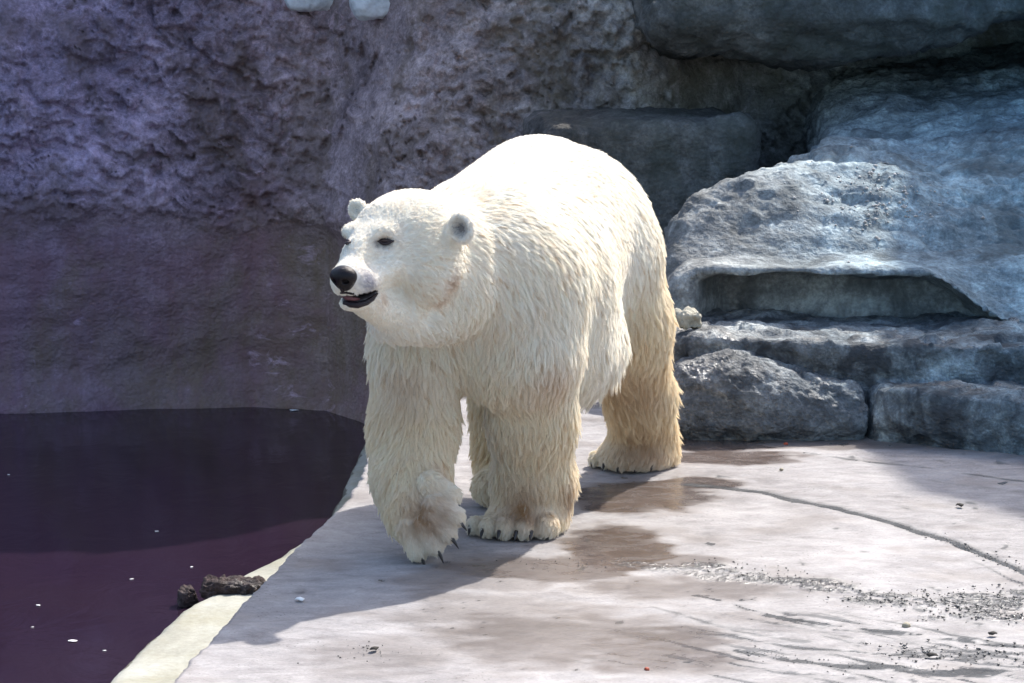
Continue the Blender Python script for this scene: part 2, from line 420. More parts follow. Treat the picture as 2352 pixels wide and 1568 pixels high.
def smin(a, b, k):
    h = np.maximum(k - np.abs(a - b), 0) / k; return np.minimum(a, b) - h * h * k * .25
def smax(a, b, k): return -smin(-a, -b, k)
def rbox(X, Y_, Z, c, half, r, rotz=0.):
    cs, sn = math.cos(rotz), math.sin(rotz)
    x = (X - c[0]) * cs + (Y_ - c[1]) * sn; y = -(X - c[0]) * sn + (Y_ - c[1]) * cs; z = Z - c[2]
    qx, qy, qz = np.abs(x) - half[0] + r, np.abs(y) - half[1] + r, np.abs(z) - half[2] + r
    return np.sqrt(np.maximum(qx, 0) ** 2 + np.maximum(qy, 0) ** 2 + np.maximum(qz, 0) ** 2) + np.minimum(np.maximum(qx, np.maximum(qy, qz)), 0) - r
def rock_noise(a=.03, s=2.5, seed=0, chip=.012, cs=14., aniso=(1, 1, 1.6)):
    def fn(v):
        w = v * np.array(aniso)
        d1, d2, cid = worley(w * cs + fbm(v * 6, 2, seed + 5)[:, None] * .8, seed)
        wv = v + np.c_[fbm(v * 7, 2, seed + 6), fbm(v * 7, 2, seed + 7), fbm(v * 7, 2, seed + 8)] * .02
        strata = fbm(np.c_[v[:, 0] * 1.5, v[:, 1] * 1.5, v[:, 2] * 26], 2, seed + 9)
        return (a * fbm(v * s, 4, seed) + a * .35 * fbm(v * s * 6, 3, seed + 3) + chip * .6 * (cid - .5) * np.clip((d2 - d1) * 3, 0, 1)
                + chip * 1.1 * facets(wv * np.array(aniso) * 6.5, seed + 1) + chip * .5 * facets(wv * np.array(aniso) * 17, seed + 2) + chip * .3 * strata)
    return fn

# ------------------------------------------------------------------ the rock wall behind the pool, its unseen crest added for shade
def wall_base(x):
    return np.interp(x, [-14, -5, -2.7, -1.4, -1.0, -.75, -.5, -.2, .6, 1.2, 8, 14], [6.3, 6.0, 5.95, 6.15, 6.05, 5.6, 5.15, 4.95, 4.85, 5.6, 6.0, 6.2])
def build_wall():
    top = lambda x: np.interp(x, [-14, -4, -1, .9, 2.0, 3.4, 4.22, 4.32, 4.62, 4.70, 5.2, 5.3, 5.5, 5.9, 6.4, 14], [3.6, 3.8, 4.0, 4.1, 4.2, 4.6, 4.8, 5.9, 6.1, 6.7, 6.9, 7.8, 8.1, 8.5, 9.0, 11.])  # unseen crest shaped to shade the steps and deck; tall right crag added
    xs = np.concatenate([np.linspace(-14, -3.2, 60), np.arange(-3.1, 1.6, .0115), np.linspace(1.65, 6.6, 180), np.linspace(6.7, 14, 40)])
    vs_ = np.concatenate([np.linspace(0, .8, 235), np.linspace(.81, 1, 24)])
    X, V = np.meshgrid(xs, vs_); tp = top(X) + .12 * fbm(np.stack([X.ravel() * 2, X.ravel() * 0, X.ravel() * 0], 1), 3, 4).reshape(X.shape) * sstep(.8, 1, V)
    zb = -.85
    Z = np.where(V < .8, zb + (2.2 - zb) * V / .8, 2.2 + (tp - 2.2) * (V - .8) / .2)
    x, z = X.ravel(), Z.ravel()
    y = wall_base(x)
    split = .50 + .05 * np.sin(x * 1.3) + .11 * fbm(np.stack([x * 1.7, z * 1.7, x * 0], 1), 4, 8)
    up = sstep(-.12, .10, z - split)
    y = y + np.clip(z - split, 0, 1.75) * .42 - up * .07 - .10 * sstep(-.3, -.62, z) * sstep(.0, -.1, z)
    q = np.stack([x, y, z], 1)
    # chipped flakes that run down to the right
    c, s_ = math.cos(.5), math.sin(.5)
    qr = np.stack([(x * c - z * s_), (x * s_ + z * c) * 1.9, y * .5], 1)
    wp = np.c_[fbm(q * 5, 3, 71), fbm(q * 5, 3, 72), fbm(q * 5, 3, 73)] * .18
    d1, d2, cid = worley((qr + wp) * 6.5, 9); e1, e2, cid2 = worley((qr + wp * .7) * 15, 12)
    rough = .25 + .9 * sstep(-.45, .25, fbm(q * np.array([.9, .9, 1.2]), 3, 81) + .15)
    smooth_spot = np.exp(-(((x + .75) / .45) ** 2 + ((z - 1.75) / .3) ** 2))
    rough = rough * (1 - .9 * smooth_spot)
    low = fbm(q * 1.1, 3, 91) * .12 + fbm(q * np.array([2.2, 2, 3.6]), 3, 92) * .05
    flake = (cid - .5) * .085 * np.clip((d2 - d1) * 4, 0, 1) + (cid2 - .5) * .055 * np.clip((e2 - e1) * 4, 0, 1) + fbm(qr * 9 + wp, 4, 95) * .045
    flake = flake * .75 + .028 * facets((qr + wp * .5) * 7.5, 101) + .016 * facets((qr + wp * .5) * 18, 102)
    lowr = .003 * facets(q * np.array([4, 4, 7]) + wp, 103) + fbm(q * np.array([5, 5, 8]), 4, 97) * .014 + fbm(q * 22, 3, 98) * .003
    disp = low * (.25 + .75 * up) + up * rough * flake + (1 - up) * lowr
    # long diagonal fissures
    for (x0, z0, x1, z1, w, dp) in [(-2.2, 1.75, -1.2, 1.0, .03, .06), (-1.6, 1.8, -.5, 1.15, .025, .05), (-2.7, 1.3, -1.9, .7, .03, .05), (.35, 1.35, .9, 1.55, .02, .07), (-.4, 1.2, .4, .95, .03, .05)]:
        a = np.array([x0, z0]); b = np.array([x1, z1]); d, fr = seg_dist(np.stack([x, z], 1) + wp[:, :2] * .8, np.array([a, b]))
        disp -= dp * np.exp(-(d / w) ** 2)
    y = y - disp
    yy = y.reshape(X.shape)
    yy += (V > .995) * 1.5 + sstep(.93, 1., V) * .3
    v = np.stack([x, yy.ravel(), z], 1)
    ii = np.arange(X.size).reshape(X.shape)
    f = np.stack([ii[:-1, :-1].ravel(), ii[:-1, 1:].ravel(), ii[1:, 1:].ravel(), ii[1:, :-1].ravel()], 1)
    # give the wall a back
    nV, nX = X.shape
    bk = np.stack([xs, np.full(nX, 9.5), np.full(nX, -.85)], 1); tk = np.stack([xs, np.full(nX, 9.5), top(xs) - .1], 1)
    v = np.concatenate([v, tk, bk]); t0 = X.size; b0 = t0 + nX; la = ii[-1]
    k = np.arange(nX - 1)
    f = np.concatenate([f, np.stack([la[k], la[k + 1], t0 + k + 1, t0 + k], 1), np.stack([t0 + k, t0 + k + 1, b0 + k + 1, b0 + k], 1)])
    o = mesh_obj('rock_wall', v, f, M_WALL)
    tag(o, 'tall rough mauve rock wall rising out of the dark pool, crest above view added for shade', 'rock wall')
    return o
WALL = build_wall()

# pale stones at the top of the slope
def boulder(name, c, half, rot, seed, mat, label, cat, group=None, h=None, r=.6, a=.12):
    h = h or min(half) / 9
    m = max(half) * 1.35
    def f(X, Y_, Z):
        d = rbox(X, Y_, Z, c, half, min(half) * r, rot)
        return d
    lo = [c[k] - m for k in range(3)]; hi = [c[k] + m for k in range(3)]
    mh = min(half)
    o = nets_obj(name, f, lo, hi, h, mat, noise=lambda v: mh * a * (fbm((v - c) / mh * .9, 3, seed) * 1.3 + .5 * fbm((v - c) / mh * 3, 3, seed + 2)))
    return tag(o, label, cat, group)
def bvh_of(o):
    n = len(o.data.vertices); co = np.zeros(n * 3, np.float32); o.data.vertices.foreach_get('co', co)
    return BVHTree.FromPolygons([tuple(c) for c in co.reshape(-1, 3)], [tuple(p.vertices) for p in o.data.polygons])
def cast(bvh, px, py):
    d = ray(px, py); d = d / np.linalg.norm(d)
    hit = bvh.ray_cast(Vector(CAM), Vector(d))
    return (np.array(hit[0]), np.array(hit[1])) if hit[0] is not None else (None, None)

M_TANROCK = simple_mat('tan_stone', (.40, .37, .29), .8, .3, .25, .01, 18)
M_PALE = simple_mat('pale_stone', (.62, .64, .66), .8, .3, .25, .01, 18)
wb = bvh_of(WALL)
for k, (px, py, hx, hz, lab) in enumerate([(725, -12, .16, .09, 'flat pale stone lodged on the smooth shelf of the rock wall'),
                                           (866, -14, .14, .13, 'rounded white stone lodged on the smooth shelf of the rock wall')]):
    c, _ = cast(wb, px, py)
    c = c + np.array([0, -.03, 0])
    boulder('pale_stone', c, (hx, .09, hz), .2, 30 + k, M_PALE, lab, 'stone', r=.75, h=.011)

# ------------------------------------------------------------------ the low ledge along the pool, below the deck
def build_ledge():
    w = np.array([G(*q, -.5)[:2] for q in [(160, 1640), (240, 1568), (330, 1470), (440, 1380), (530, 1330), (640, 1272), (740, 1203), (775, 1150), (800, 1085), (822, 1040), (838, 1000)]])
    w = np.vstack([[[-2.1, -6.]], [[w[0, 0] - .15, w[0, 1] - 1.]], w, [[-.72, 5.6]]])
    ys = np.arange(-2.5, 5.5, .014); xl = np.interp(ys, w[:, 1], w[:, 0])
    xl = xl + fbm(np.stack([ys * 3, ys * 0, ys * 0], 1), 4, 7) * .018
    prof = np.array([(-.03, -.35), (-.012, -.1), (0, -.035), (.012, -.014), (.035, -.003)] + [(t, 0) for t in np.linspace(.06, .5, 30)] + [(1.0, 0), (1.6, 0)])
    X = xl[:, None] + prof[None, :, 0]; Z = -.5 + np.repeat(prof[None, :, 1], len(ys), 0); Yv = np.repeat(ys[:, None], len(prof), 1)
    q = np.stack([X.ravel(), Yv.ravel(), Z.ravel()], 1)
    q[:, 2] += fbm(q * np.array([4, 3, 1]), 4, 41) * .006
    q[:, 2] -= .10 * sstep(.35, .9, -(q[:, 0] + .9)) * 0
    ii = np.arange(X.size).reshape(X.shape)
    f = np.stack([ii[:-1, :-1].ravel(), ii[:-1, 1:].ravel(), ii[1:, 1:].ravel(), ii[1:, :-1].ravel()], 1)
    m = NT('ledge_concrete'); p = m.pos()
    a = m.noise(m.mapping(p, (1, .5, 1)), 4, 8, .65, .5); b = m.noise(p, 45, 5, .7)
    col = m.ramp(a, [(.3, (.25, .245, .20)), (.5, (.34, .335, .28)), (.7, (.41, .41, .36))])
    col = m.mix(.35, col, m.ramp(b, [(.3, .3), (.5, .5), (.7, .7)]), 'OVERLAY')
    al = m.ramp(m.noise(p, 2.2, 6, .65), [(.5, 0.), (.66, .5)])
    col = m.mix(al, col, (.24, .22, .13))
    lz = m.node('ShaderNodeSeparateXYZ'); m.link(p, lz.inputs[0])
    lim = m.math('LESS_THAN', m.math('ADD', lz.outputs[2], m.math('MULTIPLY', m.noise(p, 12, 5, .6), .04)), -.492)
    col = m.mix(m.math('MULTIPLY', lim, .8), col, (.07, .055, .03))
    m.link(col, m.bsdf.inputs['Base Color']); m.bsdf.inputs['Roughness'].default_value = .75
    m.link(m.bump(m.noise(p, 30, 7, .7), .006, .6), m.bsdf.inputs['Normal'])
    tag(mesh_obj('pool_ledge', q, f, m.m), 'low pale concrete ledge between the deck edge and the dark water', 'ledge')
build_ledge()
# dark wet lumps on the ledge
M_WETROCK = rock_mat('wet_lump', (.020, .013, .013), (.05, .032, .03), (.14, .095, .09), wet=.6, bump=.02, scale=2.2, tint=False)
c = G(520, 1362, -.5)
boulder('dark_rock', c + np.array([.02, .05, .005]), (.112, .075, .038), -.1, 61, M_WETROCK, 'dark wet jagged rock lying on the pale pool ledge', 'rock', r=.6, h=.006, a=.38)
c = G(432, 1372, -.53)
boulder('dark_stone', c, (.035, .04, .04), .3, 62, M_WETROCK, 'small dark stone in the water beside the jagged rock', 'stone', r=.8, h=.004, a=.3)

# ------------------------------------------------------------------ terrace, steps and boulders on the right
def build_terrace():
    def f(X, Y_, Z):
        # left edge in plan: a rounded nose that runs back to the right
        xl = np.interp(Y_, [2.5, 2.8, 3.1, 3.3, 3.6, 3.9, 4.3, 4.8, 7.5], [.68, .60, .60, .65, .86, 1.12, 1.36, 1.5, 1.6]).astype(np.float32)
        yf = np.interp(X, [.5, .75, 1.0, 1.7, 2.0, 2.3, 5], [3.0, 2.82, 2.76, 2.74, 2.68, 2.62, 2.5]).astype(np.float32)
        ye = Y_ - .30 * np.clip(X - 1.25, 0, 1.2) * sstep(4.6, 3.6, Y_)
        rise = np.interp(ye, [2.6, 2.98, 3.14, 3.34, 3.6, 3.9, 4.6, 5.4, 7.5], [.60, .64, .77, .91, .98, 1.03, 1.13, 1.26, 1.4]).astype(np.float32)
        rise = rise - .05 * np.exp(-((X - 1.95) / .3) ** 2 - ((Y_ - 3.9) / .8) ** 2)
        rise = rise + .10 * sstep(2.0, 2.9, X) * sstep(2.8, 3.6, Y_) - .20 * sstep(1.75, 2.15, X) * sstep(3.0, 2.7, Y_)
        dx = (xl - X) * .85; dz = (Z - rise) * .93
        d = smax(dx, dz, .35)
        d = smax(d, (yf + .34 * sstep(.588, .54, Z + .20 * sstep(1.75, 2.15, X)) * sstep(.74, .95, X) * sstep(2.3, 2.1, X) - Y_) * .95, .03)
        return d.astype(np.float32)
    def nz(v):
        top = sstep(.15, .55, v[:, 1] - 2.85 + .12 * fbm(v * 2.5, 2, 19)); ap = .3 + .7 * top
        q = v * np.array([1, 1, 2.2])
        d1, d2, cid = worley(q * 12 + fbm(v * 5, 2, 5)[:, None] * .8, 3)
        ridg = fbm(v * np.array([3, 9, 9]), 4, 15) * .018 * top
        return .04 * fbm(v * 2, 3, 14) + ridg * 1.5 + .024 * (cid - .5) * np.clip((d2 - d1) * 4, 0, 1) * (.15 + .55 * top) + .009 * ap * fbm(v * 14, 4, 18) + .018 * ap * facets(q * 5.5 + fbm(v * 6, 2, 6)[:, None] * .25, 13) + .008 * ap * facets(q * 15 + fbm(v * 9, 2, 7)[:, None] * .25, 16)
    o = nets_obj('rock_terrace', f, (.4, 2.5, -.02), (5, 7.4, 2.3), .021, M_ROCK, noise=nz)
    tag(o, 'broad sloping blue-grey rock terrace above the stone steps', 'rock')
build_terrace()

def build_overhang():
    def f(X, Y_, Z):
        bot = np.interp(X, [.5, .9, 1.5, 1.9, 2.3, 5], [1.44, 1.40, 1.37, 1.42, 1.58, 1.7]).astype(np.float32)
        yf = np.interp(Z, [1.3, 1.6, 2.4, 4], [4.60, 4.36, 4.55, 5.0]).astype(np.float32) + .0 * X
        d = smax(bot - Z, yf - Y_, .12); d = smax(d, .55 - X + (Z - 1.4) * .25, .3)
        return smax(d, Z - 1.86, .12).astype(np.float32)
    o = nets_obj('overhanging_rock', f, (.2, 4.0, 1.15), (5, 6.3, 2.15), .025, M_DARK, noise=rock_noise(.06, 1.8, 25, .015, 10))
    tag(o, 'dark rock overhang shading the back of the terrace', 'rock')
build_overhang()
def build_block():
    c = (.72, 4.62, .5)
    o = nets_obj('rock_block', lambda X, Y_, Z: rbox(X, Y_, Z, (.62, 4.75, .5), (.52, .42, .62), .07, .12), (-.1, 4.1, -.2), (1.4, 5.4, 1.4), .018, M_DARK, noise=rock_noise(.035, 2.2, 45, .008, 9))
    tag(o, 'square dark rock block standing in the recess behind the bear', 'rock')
build_block()

def step(name, f, lo, hi, mat, label, seed, h=.014, a=.020, chip=.014):
    o = nets_obj(name, f, lo, hi, h, mat, noise=rock_noise(a, 3.0, seed, chip, 13, (1, 1, 1.4)))
    return tag(o, label, 'stone step' if 'step' in name else 'boulder')
def fmid(X, Y_, Z):
    yf = np.interp(X, [.5, .75, 1.2, 2.2, 4.5], [2.42, 2.26, 2.18, 2.12, 2.05]).astype(np.float32)
    top = .385 + .02 * np.sin(X * 3).astype(np.float32) - .03 * sstep(.9, .65, X)
    d = smax(yf - Y_, Z - top, .035); d = smax(d, .60 - X, .12)
    return smax(d, Y_ - 3.05, .02).astype(np.float32)
step('stone_step', fmid, (.45, 1.9, -.03), (4.5, 3.2, .55), M_STEP, 'long middle stone step under the terrace lip', 71)
def flow(X, Y_, Z):
    yf = np.interp(X, [1.3, 1.5, 2.05, 4.5], [2.02, 1.93, 1.60, .6]).astype(np.float32)
    top = .225 + .0 * X
    d = smax((yf - Y_) * .87 + .05 * sstep(.12, 0, Z), Z - top, .035); d = smax(d, 1.46 - X + .08 * (Z - .1), .06)
    return smax(d, Y_ - 2.6, .02).astype(np.float32)
step('stone_step', flow, (1.2, .4, -.04), (4.5, 2.8, .36), M_STEP, 'low blue-grey stone step across a dark crack from the wet slab boulder', 72)
def fslab(X, Y_, Z):
    top = np.interp(X, [.5, .7, .88, 1.1, 1.35, 1.5], [.20, .29, .34, .29, .235, .21]).astype(np.float32)
    top = top - .10 * sstep(2.12, 1.88, Y_)
    yf = np.interp(X, [.5, .75, 1.0, 1.45], [2.08, 1.97, 1.94, 1.98]).astype(np.float32) + .05 * sstep(.07, 0, Z)
    d = smax(yf - Y_, Z - top, .09); d = smax(d, X - 1.44, .06); d = smax(d, .60 - X, .15)
    return smax(d, Y_ - 2.5, .05).astype(np.float32)
step('slab_boulder', fslab, (.45, 1.7, -.04), (1.6, 2.65, .5), M_SLAB, 'rounded wet slab boulder at the foot of the steps beside the bear', 73, h=.010, a=.018, chip=.013)
boulder('pale_rock', P(1580, 726, 2.42) + np.array([0, 0, -.01]), (.042, .05, .036), .4, 81, M_TANROCK, 'small pale chipped rock on the end of the middle step', 'stone', r=.4, h=.006, a=.4)

# ------------------------------------------------------------------ small litter on the deck and the water
M_LEAF = simple_mat('dead_leaf', (.03, .026, .022), .8, .3, .3)
M_PEB = simple_mat('pebble', (.34, .30, .22), .7, .4, .2)
M_RED = simple_mat('red_litter', (.38, .07, .03), .6, .4, .2)
M_WHITE = simple_mat('pale_fleck', (.8, .8, .78), .7, .3, .1)
def leaf(px, py, s, mat, label, name='leaf', z=None, group=None):
    c = G(px, py) if z is None else G(px, py, z)
    v = []; n = 9; rot = random.uniform(0, 6.28)
    for k in range(n):
        a = k / n * 2 * math.pi; r = s * (1 - .45 * abs(math.sin(a))) * random.uniform(.8, 1.15)
        v.append((r * math.cos(a + rot), r * math.sin(a + rot), .003 + .25 * s * abs(math.sin(a * 1.5 + rot))))
    v.append((0, 0, .35 * s + .004))
    v2 = [(x, y, zz - .003) for x, y, zz in v]
    f = [(k, (k + 1) % n, n) for k in range(n)] + [(n + 1 + (k + 1) % n, n + 1 + k, 2 * n + 1) for k in range(n)] + [(k, n + 1 + k, n + 1 + (k + 1) % n, (k + 1) % n) for k in range(n)]
    o = mesh_obj(name, v + v2, f, mat); o.location = c + np.array([0, 0, .006 if z is None else 0])
    if name == 'floating_fleck': o.scale = (1, 1, .3)
    return tag(o, label, 'leaf' if name == 'leaf' else ('pebble' if name == 'pebble' else 'fleck'), group)
leaf(2205, 1166, .022, M_LEAF, 'curled dark leaf in the shaded strip of the deck')
leaf(2280, 1462, .02, M_LEAF, 'small dark leaf on a dry pale strip between two wet streaks')
leaf(2140, 1512, .022, M_LEAF, 'small dark leaf lying in a patch of wet grit')
leaf(860, 1497, .02, M_LEAF, 'dark scrap on the pale dry deck near the pool edge')
def pebble(px, py, s, mat, label, k, group=None):
    c = G(px, py) + np.array([0, 0, s * .55]); tag(boulder('pebble', c, (s, s * .8, s * .6), k, 90 + k, mat, label, 'pebble', r=.9, h=s / 5, a=.25), group=group)
pebble(2082, 1441, .013, M_PEB, 'small tan pebble between the wet streaks', 1)
pebble(1486, 1540, .008, M_RED, 'tiny red berry on the damp deck', 2)
pebble(1805, 1022, .009, M_RED, 'tiny red berry at the foot of the slab boulder', 3)
pebble(1795, 1080, .008, M_PEB, 'tiny tan pebble on the sunlit deck near the slab boulder', 4)
for k, (px, py, s) in enumerate([(167, 1472, .022), (360, 1220, .012), (88, 1390, .012), (302, 1330, .01), (440, 1302, .01), (75, 1440, .007), (460, 1562, .008), (240, 1494, .008), (20, 1090, .01), (676, 942, .03)]):
    leaf(px, py, s, M_WHITE, 'white fleck floating on the dark pool water', 'floating_fleck', WZ + .002, 'white flecks floating on the pool')
leaf(690, 1383, .022, M_WHITE, 'white scrap lying in the bear\'s shadow near the deck edge', 'pale_fleck')

# ------------------------------------------------------------------ the polar bear
def rcone(X, Y_, Z, a, b, ra, rb):      # a capsule with two radii
    ba = (b - a).astype(np.float32); l2 = float(ba @ ba)
    t = np.clip(((X - a[0]) * ba[0] + (Y_ - a[1]) * ba[1] + (Z - a[2]) * ba[2]) / l2, 0, 1)
    return np.sqrt((X - a[0] - t * ba[0]) ** 2 + (Y_ - a[1] - t * ba[1]) ** 2 + (Z - a[2] - t * ba[2]) ** 2) - (ra + (rb - ra) * t)
def basis(fwd, up=(0, 0, 1)):
    f = np.array(fwd, float); f /= np.linalg.norm(f); s = np.cross(f, up); s /= np.linalg.norm(s); u = np.cross(s, f)
    return np.stack([s, f, u])          # rows: right, forward, up
def ellip(X, Y_, Z, c, rad, B):
    dx, dy, dz = X - c[0], Y_ - c[1], Z - c[2]
    q = [(B[k][0] * dx + B[k][1] * dy + B[k][2] * dz) / rad[k] for k in range(3)]
    k0 = np.sqrt(q[0] ** 2 + q[1] ** 2 + q[2] ** 2); k1 = np.sqrt((q[0] / rad[0]) ** 2 + (q[1] / rad[1]) ** 2 + (q[2] / rad[2]) ** 2)
    return k0 * (k0 - 1) / np.maximum(k1, 1e-6)

BODY_F = np.array([-.33, -.94, 0.]); BODY_F /= np.linalg.norm(BODY_F)
HEAD_F = np.array([-.53, -.84, -.10]); HEAD_F /= np.linalg.norm(HEAD_F)
HB = basis(HEAD_F); LEFT = -HB[0]
BB = basis(BODY_F)
NOSE = P(789, 634, -.70)
W_ = np.array
# kind -> (fur length, warm tone with painted shade 0..1, lift, lock size)
KIND = {'torso': (.038, .06, .22, 1.), 'spine': (.022, .0, .18, .8), 'belly': (.085, .10, .30, 1.5), 'chest': (.042, .55, .34, 1.1), 'shoulder': (.042, .14, .26, 1.),
        'fleg': (.038, .6, .36, 1.), 'fore': (.034, .62, .38, 1.), 'hleg': (.044, 1., .42, 1.2), 'thigh': (.042, .66, .34, 1.2), 'paw': (.022, .60, .35, .8), 'toe': (.015, .25, .3, .6),
        'neck': (.032, .06, .24, .8), 'throat': (.032, .06, .26, .8), 'skull': (.014, .0, .22, .6), 'cheek': (.022, .12, .24, .7), 'muzzle': (.007, .0, .22, .5), 'ear': (.008, .0, .3, .5), 'chin': (.006, .1, .3, .5)}
DOWN = W_([0, 0, -1.]); BACK = -BODY_F
PR = []   # (kind, type, params, blend, flow)
def rc(kind, a, b, ra, rb, k=.08, flow=None): PR.append((kind, 'c', (a, b, ra, rb), k, flow))
def el(kind, c, rad, B, k=.08, flow=None): PR.append((kind, 'e', (c, rad, B), k, flow))
# trunk
rc('torso', P(1190, 630, .40), P(1258, 545, .92), .320, .318, .1, BACK * .55 + DOWN * .75)
el('torso', P(1280, 562, 1.06), (.365, .36, .372), BB, .06, BACK * .45 + DOWN * .75)
rc('spine', P(1100, 565, .12), P(1235, 480, .75), .235, .26, .12, BACK * .9 + DOWN * .2)
rc('shoulder', P(1120, 640, .08), P(1185, 660, .35), .285, .30, .1, BACK * .35 + DOWN * .8)
el('torso', P(1238, 690, .46), (.262, .36, .33), BB, .035, BACK * .35 + DOWN * .85)
rc('belly', P(1200, 790, .30), P(1290, 775, .70), .20, .21, .12, DOWN + BACK * .35)
rc('belly', P(1325, 800, .42), P(1345, 770, .75), .075, .08, .08, DOWN + BACK * .45)
rc('chest', P(1000, 745, .10), P(1130, 780, .08), .185, .185, .08, DOWN)
el('chest', P(1160, 790, .03), (.14, .14, .20), BB, .04, DOWN + W_([.06, 0, 0]))
# hind left leg, standing
rc('thigh', P(1395, 590, 1.10), P(1432, 740, 1.13), .20, .158, .05, DOWN + BACK * .25 + W_([.15, 0, 0]))
rc('hleg', P(1432, 740, 1.13), P(1468, 905, 1.34), .158, .115, .08, DOWN + BACK * .1 + W_([.1, 0, 0]))
rc('hleg', P(1468, 905, 1.34), P(1480, 1015, 1.50), .115, .120, .06, DOWN)
el('paw', P(1458, 1045, 1.44), (.138, .16, .070), basis((-.35, -.94, 0)), .06, DOWN * .6 + W_([-.3, -.7, 0]))
for px, py, yy, r in ((1374, 1072, 0, .032), (1402, 1077, 0, .036), (1438, 1080, 0, .038), (1478, 1081, 0, .037), (1514, 1077, 0, .034)):
    el('toe', G(px, py) + W_([0, .0, r * .95]), (r * 1.0, r * 1.5, r * 1.05), basis((-.3, -.94, -.1)), .007, DOWN * .5 + W_([-.3, -.8, 0]))
# hind right leg, behind
rc('thigh', P(1140, 640, 1.0), P(1155, 800, .85), .20, .14, .1, DOWN)
rc('hleg', P(1155, 800, .85), P(1155, 1050, .82), .13, .10, .07, DOWN)
el('paw', P(1150, 1115, .72), (.095, .15, .075), basis((-.25, -.97, 0)), .05, DOWN * .5 + W_([-.2, -.8, 0]))
# front left leg, planted
rc('shoulder', P(1205, 650, .10), P(1215, 800, .06), .20, .175, .09, DOWN + BACK * .15)
rc('fleg', P(1212, 800, .09), P(1222, 960, .20), .168, .142, .05, DOWN + W_([.08, 0, 0]))
rc('fore', P(1222, 960, .20), P(1226, 1110, .30), .135, .128, .06, DOWN + W_([.1, 0, 0]))
rc('fore', P(1226, 1110, .30), P(1222, 1165, .29), .128, .118, .06, DOWN + W_([.1, 0, 0]))
el('paw', P(1205, 1193, .23), (.135, .135, .064), basis((-.22, -.97, -.08)), .05, DOWN * .5 + W_([-.1, -.8, 0]))
for px, py, yy, r in ((1094, 1228, -.0, .031), (1126, 1234, 0, .035), (1164, 1237, 0, .038), (1206, 1238, 0, .039), (1252, 1234, 0, .046)):
    el('toe', G(px, py) + W_([0, .005, r * .95]), (r * 1.0, r * 1.5, r * 1.05), basis((-.15 + (px - 1180) * .002, -.98, -.1)), .007, DOWN * .6 + W_([-.05, -.8, 0]))
# front right leg, lifted with the paw hanging
rc('shoulder', P(985, 690, .14), P(968, 800, .07), .185, .162, .05, DOWN)
rc('fleg', P(962, 800, .10), P(950, 985, .03), .155, .138, .05, DOWN + W_([-.05, 0, 0]))
rc('fore', P(948, 985, .03), P(944, 1095, -.06), .132, .118, .06, DOWN)
rc('paw', P(944, 1095, -.06), P(952, 1175, -.14), .118, .100, .06, DOWN + W_([.15, 0, 0]))
el('paw', P(968, 1190, -.17), (.075, .055, .115), np.stack([W_([.87, -.1, .48]), W_([.05, -.98, -.17]), np.cross(W_([.87, -.1, .48]), W_([.05, -.98, -.17]))]), .05, DOWN + W_([.35, 0, 0]))
RTOE = [((985, 1112), (1030, 1138), -.19, .040), ((998, 1160), (1042, 1185), -.23, .037), ((992, 1192), (1026, 1222), -.245, .034), ((972, 1208), (997, 1250), -.245, .035), ((940, 1210), (960, 1262), -.225, .038)]
for (a, b, yy, r) in RTOE:
    rc('toe', P(*a, yy), P(*b, yy - .015), r * 1.1, r * .95, .009, P(*b, yy) - P(*a, yy))
# neck
rc('neck', P(1085, 600, .05), P(1012, 588, -.13), .255, .195, .06, -HEAD_F * .8 + DOWN * .5)
el('throat', P(995, 648, -.165), (.212, .20, .20), np.eye(3), .03, -HEAD_F * .35 + DOWN * .8)
el('throat', P(940, 735, -.30), (.12, .13, .068), HB, .07, -HEAD_F * .55 + DOWN * .35)
# head
el('skull', P(935, 552, -.34), (.150, .165, .140), HB, .06)
el('skull', P(945, 520, -.28), (.150, .17, .105), HB, .08)
el('cheek', P(985, 615, -.40), (.085, .12, .105), HB, .07)
el('cheek', P(880, 600, -.28), (.085, .12, .105), HB, .07)
rc('skull', P(884, 545, -.41), P(836, 582, -.545), .098, .058, .05)
rc('muzzle', P(858, 600, -.50), P(801, 641, -.645), .088, .057, .045)
el('muzzle', P(820, 650, -.61), (.060, .075, .040), HB, .03)       # upper lip
el('chin', P(826, 688, -.575), (.047, .085, .030), HB, .018)
rc('chin', P(850, 695, -.53), P(905, 715, -.42), .052, .075, .05)
el('skull', P(883, 530, -.497), (.030, .045, .020), HB, .025)       # brow
el('skull', P(812, 528, -.44), (.030, .045, .020), HB, .03)
# ears
EARL, EARR = P(1060, 524, -.455), P(822, 482, -.27)
EBL = np.stack([W_([.80, -.30, .52]), W_([-.45, -.88, .12]), W_([0, 0, 1.])]); EBL[2] = np.cross(EBL[0], EBL[1]); EBL /= np.linalg.norm(EBL, axis=1)[:, None]; EBL[2] *= -1
EBR = np.stack([W_([.85, .25, .46]), W_([-.30, -.93, .2]), W_([0, 0, 1.])]); EBR[2] = np.cross(EBR[0], EBR[1]); EBR /= np.linalg.norm(EBR, axis=1)[:, None]; EBR[2] *= -1
rc('ear', P(1022, 545, -.35), EARL, .05, .028, .025)
el('ear', EARL, (.043, .026, .052), EBL, .012)
el('ear', EARR, (.029, .022, .036), EBR, .014)

